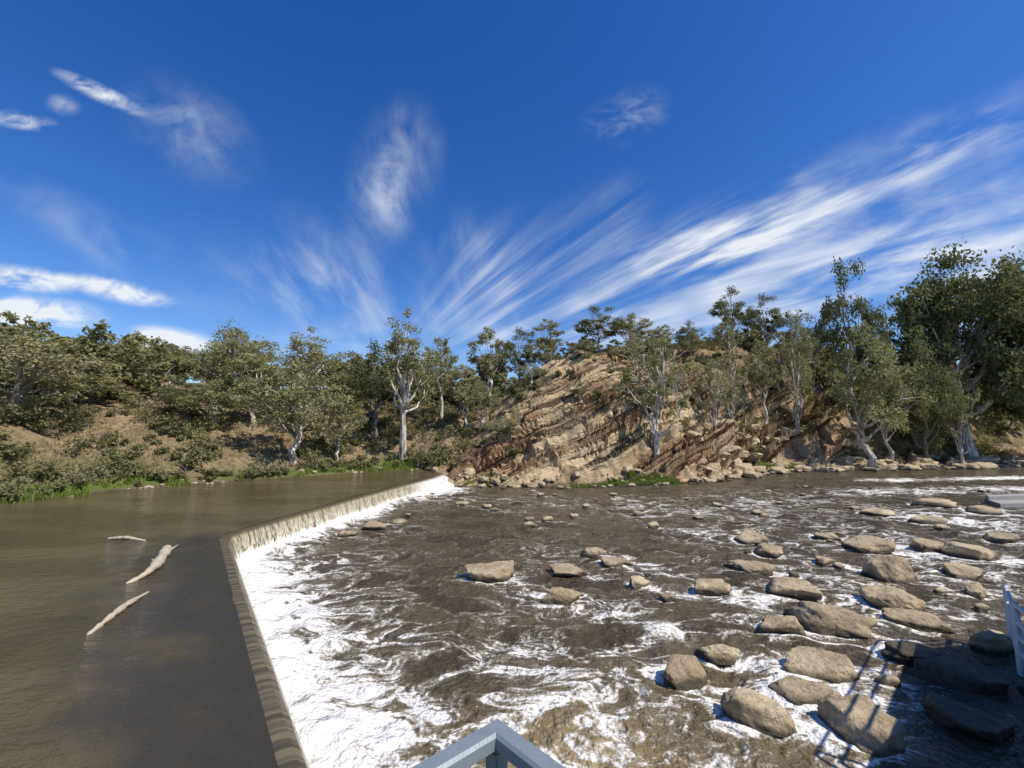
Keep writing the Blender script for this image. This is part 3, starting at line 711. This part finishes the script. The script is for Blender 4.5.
puff = w.noise(w.mapping(Q, sc=(1, 1.9, 1)), 6.0, 5, .6, .3, d2=True)
low = w.noise(Q, 3.6, 2, .5, d2=True)
CL = [(.76,.575,23,1.0,.11,.92,'R'),(.98,.45,16,.75,.17,.85,'R'),(1.05,.32,10,.6,.14,.60,'R'),(.42,.38,32,.42,.13,.55,'R'),
 (.14,.42,48,.28,.12,.50,'R'),(-.05,.38,38,.24,.13,.42,'R'),(-.16,.38,75,.18,.10,.22,'L'),
 (-.30,.65,78,.21,.12,.60,'L'),(-.31,.62,85,.14,.06,.28,'P'),(-.42,.35,-42,.26,.14,.34,'L'),(-.60,.34,-30,.30,.12,.20,'L'),(.29,.80,28,.13,.075,.40,'P'),
 (-1.07,.87,-26,.14,.024,1.4,'P'),(-1.28,.795,-10,.12,.026,1.2,'P'),(-.83,.77,-40,.22,.12,.28,'L'),(-.86,.79,-32,.17,.06,.24,'P'),(-1.16,.835,-20,.05,.03,.45,'P'),
 (-1.22,.37,-5,.17,.036,2.4,'P'),(-.95,.335,-14,.16,.032,2.2,'P'),(-1.20,.285,-3,.22,.045,2.4,'P'),(-.83,.215,-10,.13,.036,2.0,'P'),
 (-.10,.22,2,.75,.08,.24,'P'),(.55,.24,6,.6,.11,.42,'R'),(-1.0,.46,-28,.45,.08,.18,'L')]
NS = {'R': w.math('MULTIPLY', w.ramp(fanR, .30, .80), w.ramp(low, .30, .60, .5, 1.2)), 'L': w.math('MULTIPLY', w.ramp(fanL, .30, .80), w.ramp(low, .34, .58, .5, 1.3)), 'P': w.ramp(puff, .34, .72)}
grp = {}
for (cx, cz, an, L, W_, amp_, ty) in CL:
    m = w.mapping(Q, loc=(cx, cz, 0), rot=(0, 0, rad(an)), sc=(L, W_, 1), ty='TEXTURE')
    ln = w.n('ShaderNodeVectorMath', operation='LENGTH'); w.l(m, ln.inputs[0])
    fo = w.ramp(ln.outputs['Value'], 1.2, .05, 0, amp_)
    grp[ty] = fo if ty not in grp else w.math('ADD', grp[ty], fo)
tot = w.math('ADD', w.math('ADD', w.math('MULTIPLY', grp['R'], NS['R']), w.math('MULTIPLY', grp['L'], NS['L'])), w.math('MULTIPLY', grp['P'], NS['P']))
fac = w.math('MULTIPLY', w.math('MINIMUM', tot, .93), w.ramp(sx.outputs[1], .04, .15), clamp=True)
cc = w.mix(fac, hs.outputs[0], (8.8, 9.1, 9.5))
bg = w.n('ShaderNodeBackground'); w.l(cc, bg.inputs[0]); bg.inputs[1].default_value = .10
ow = w.n('ShaderNodeOutputWorld'); w.l(bg.outputs[0], ow.inputs[0])

# ------------------------------------------------------------------ camera
cam = bpy.data.cameras.new('camera'); cam.sensor_width = 36; cam.lens = 420 / 1024 * 36; cam.clip_start = .05; cam.clip_end = 2000
co = bpy.data.objects.new('camera', cam); col.objects.link(co); co.location = (0, 0, 6); co.rotation_euler = (rad(96.25), 0, 0)
scene.camera = co
scene.view_settings.view_transform = 'Standard'; scene.view_settings.look = 'None'; scene.view_settings.exposure = 0; scene.view_settings.gamma = 1
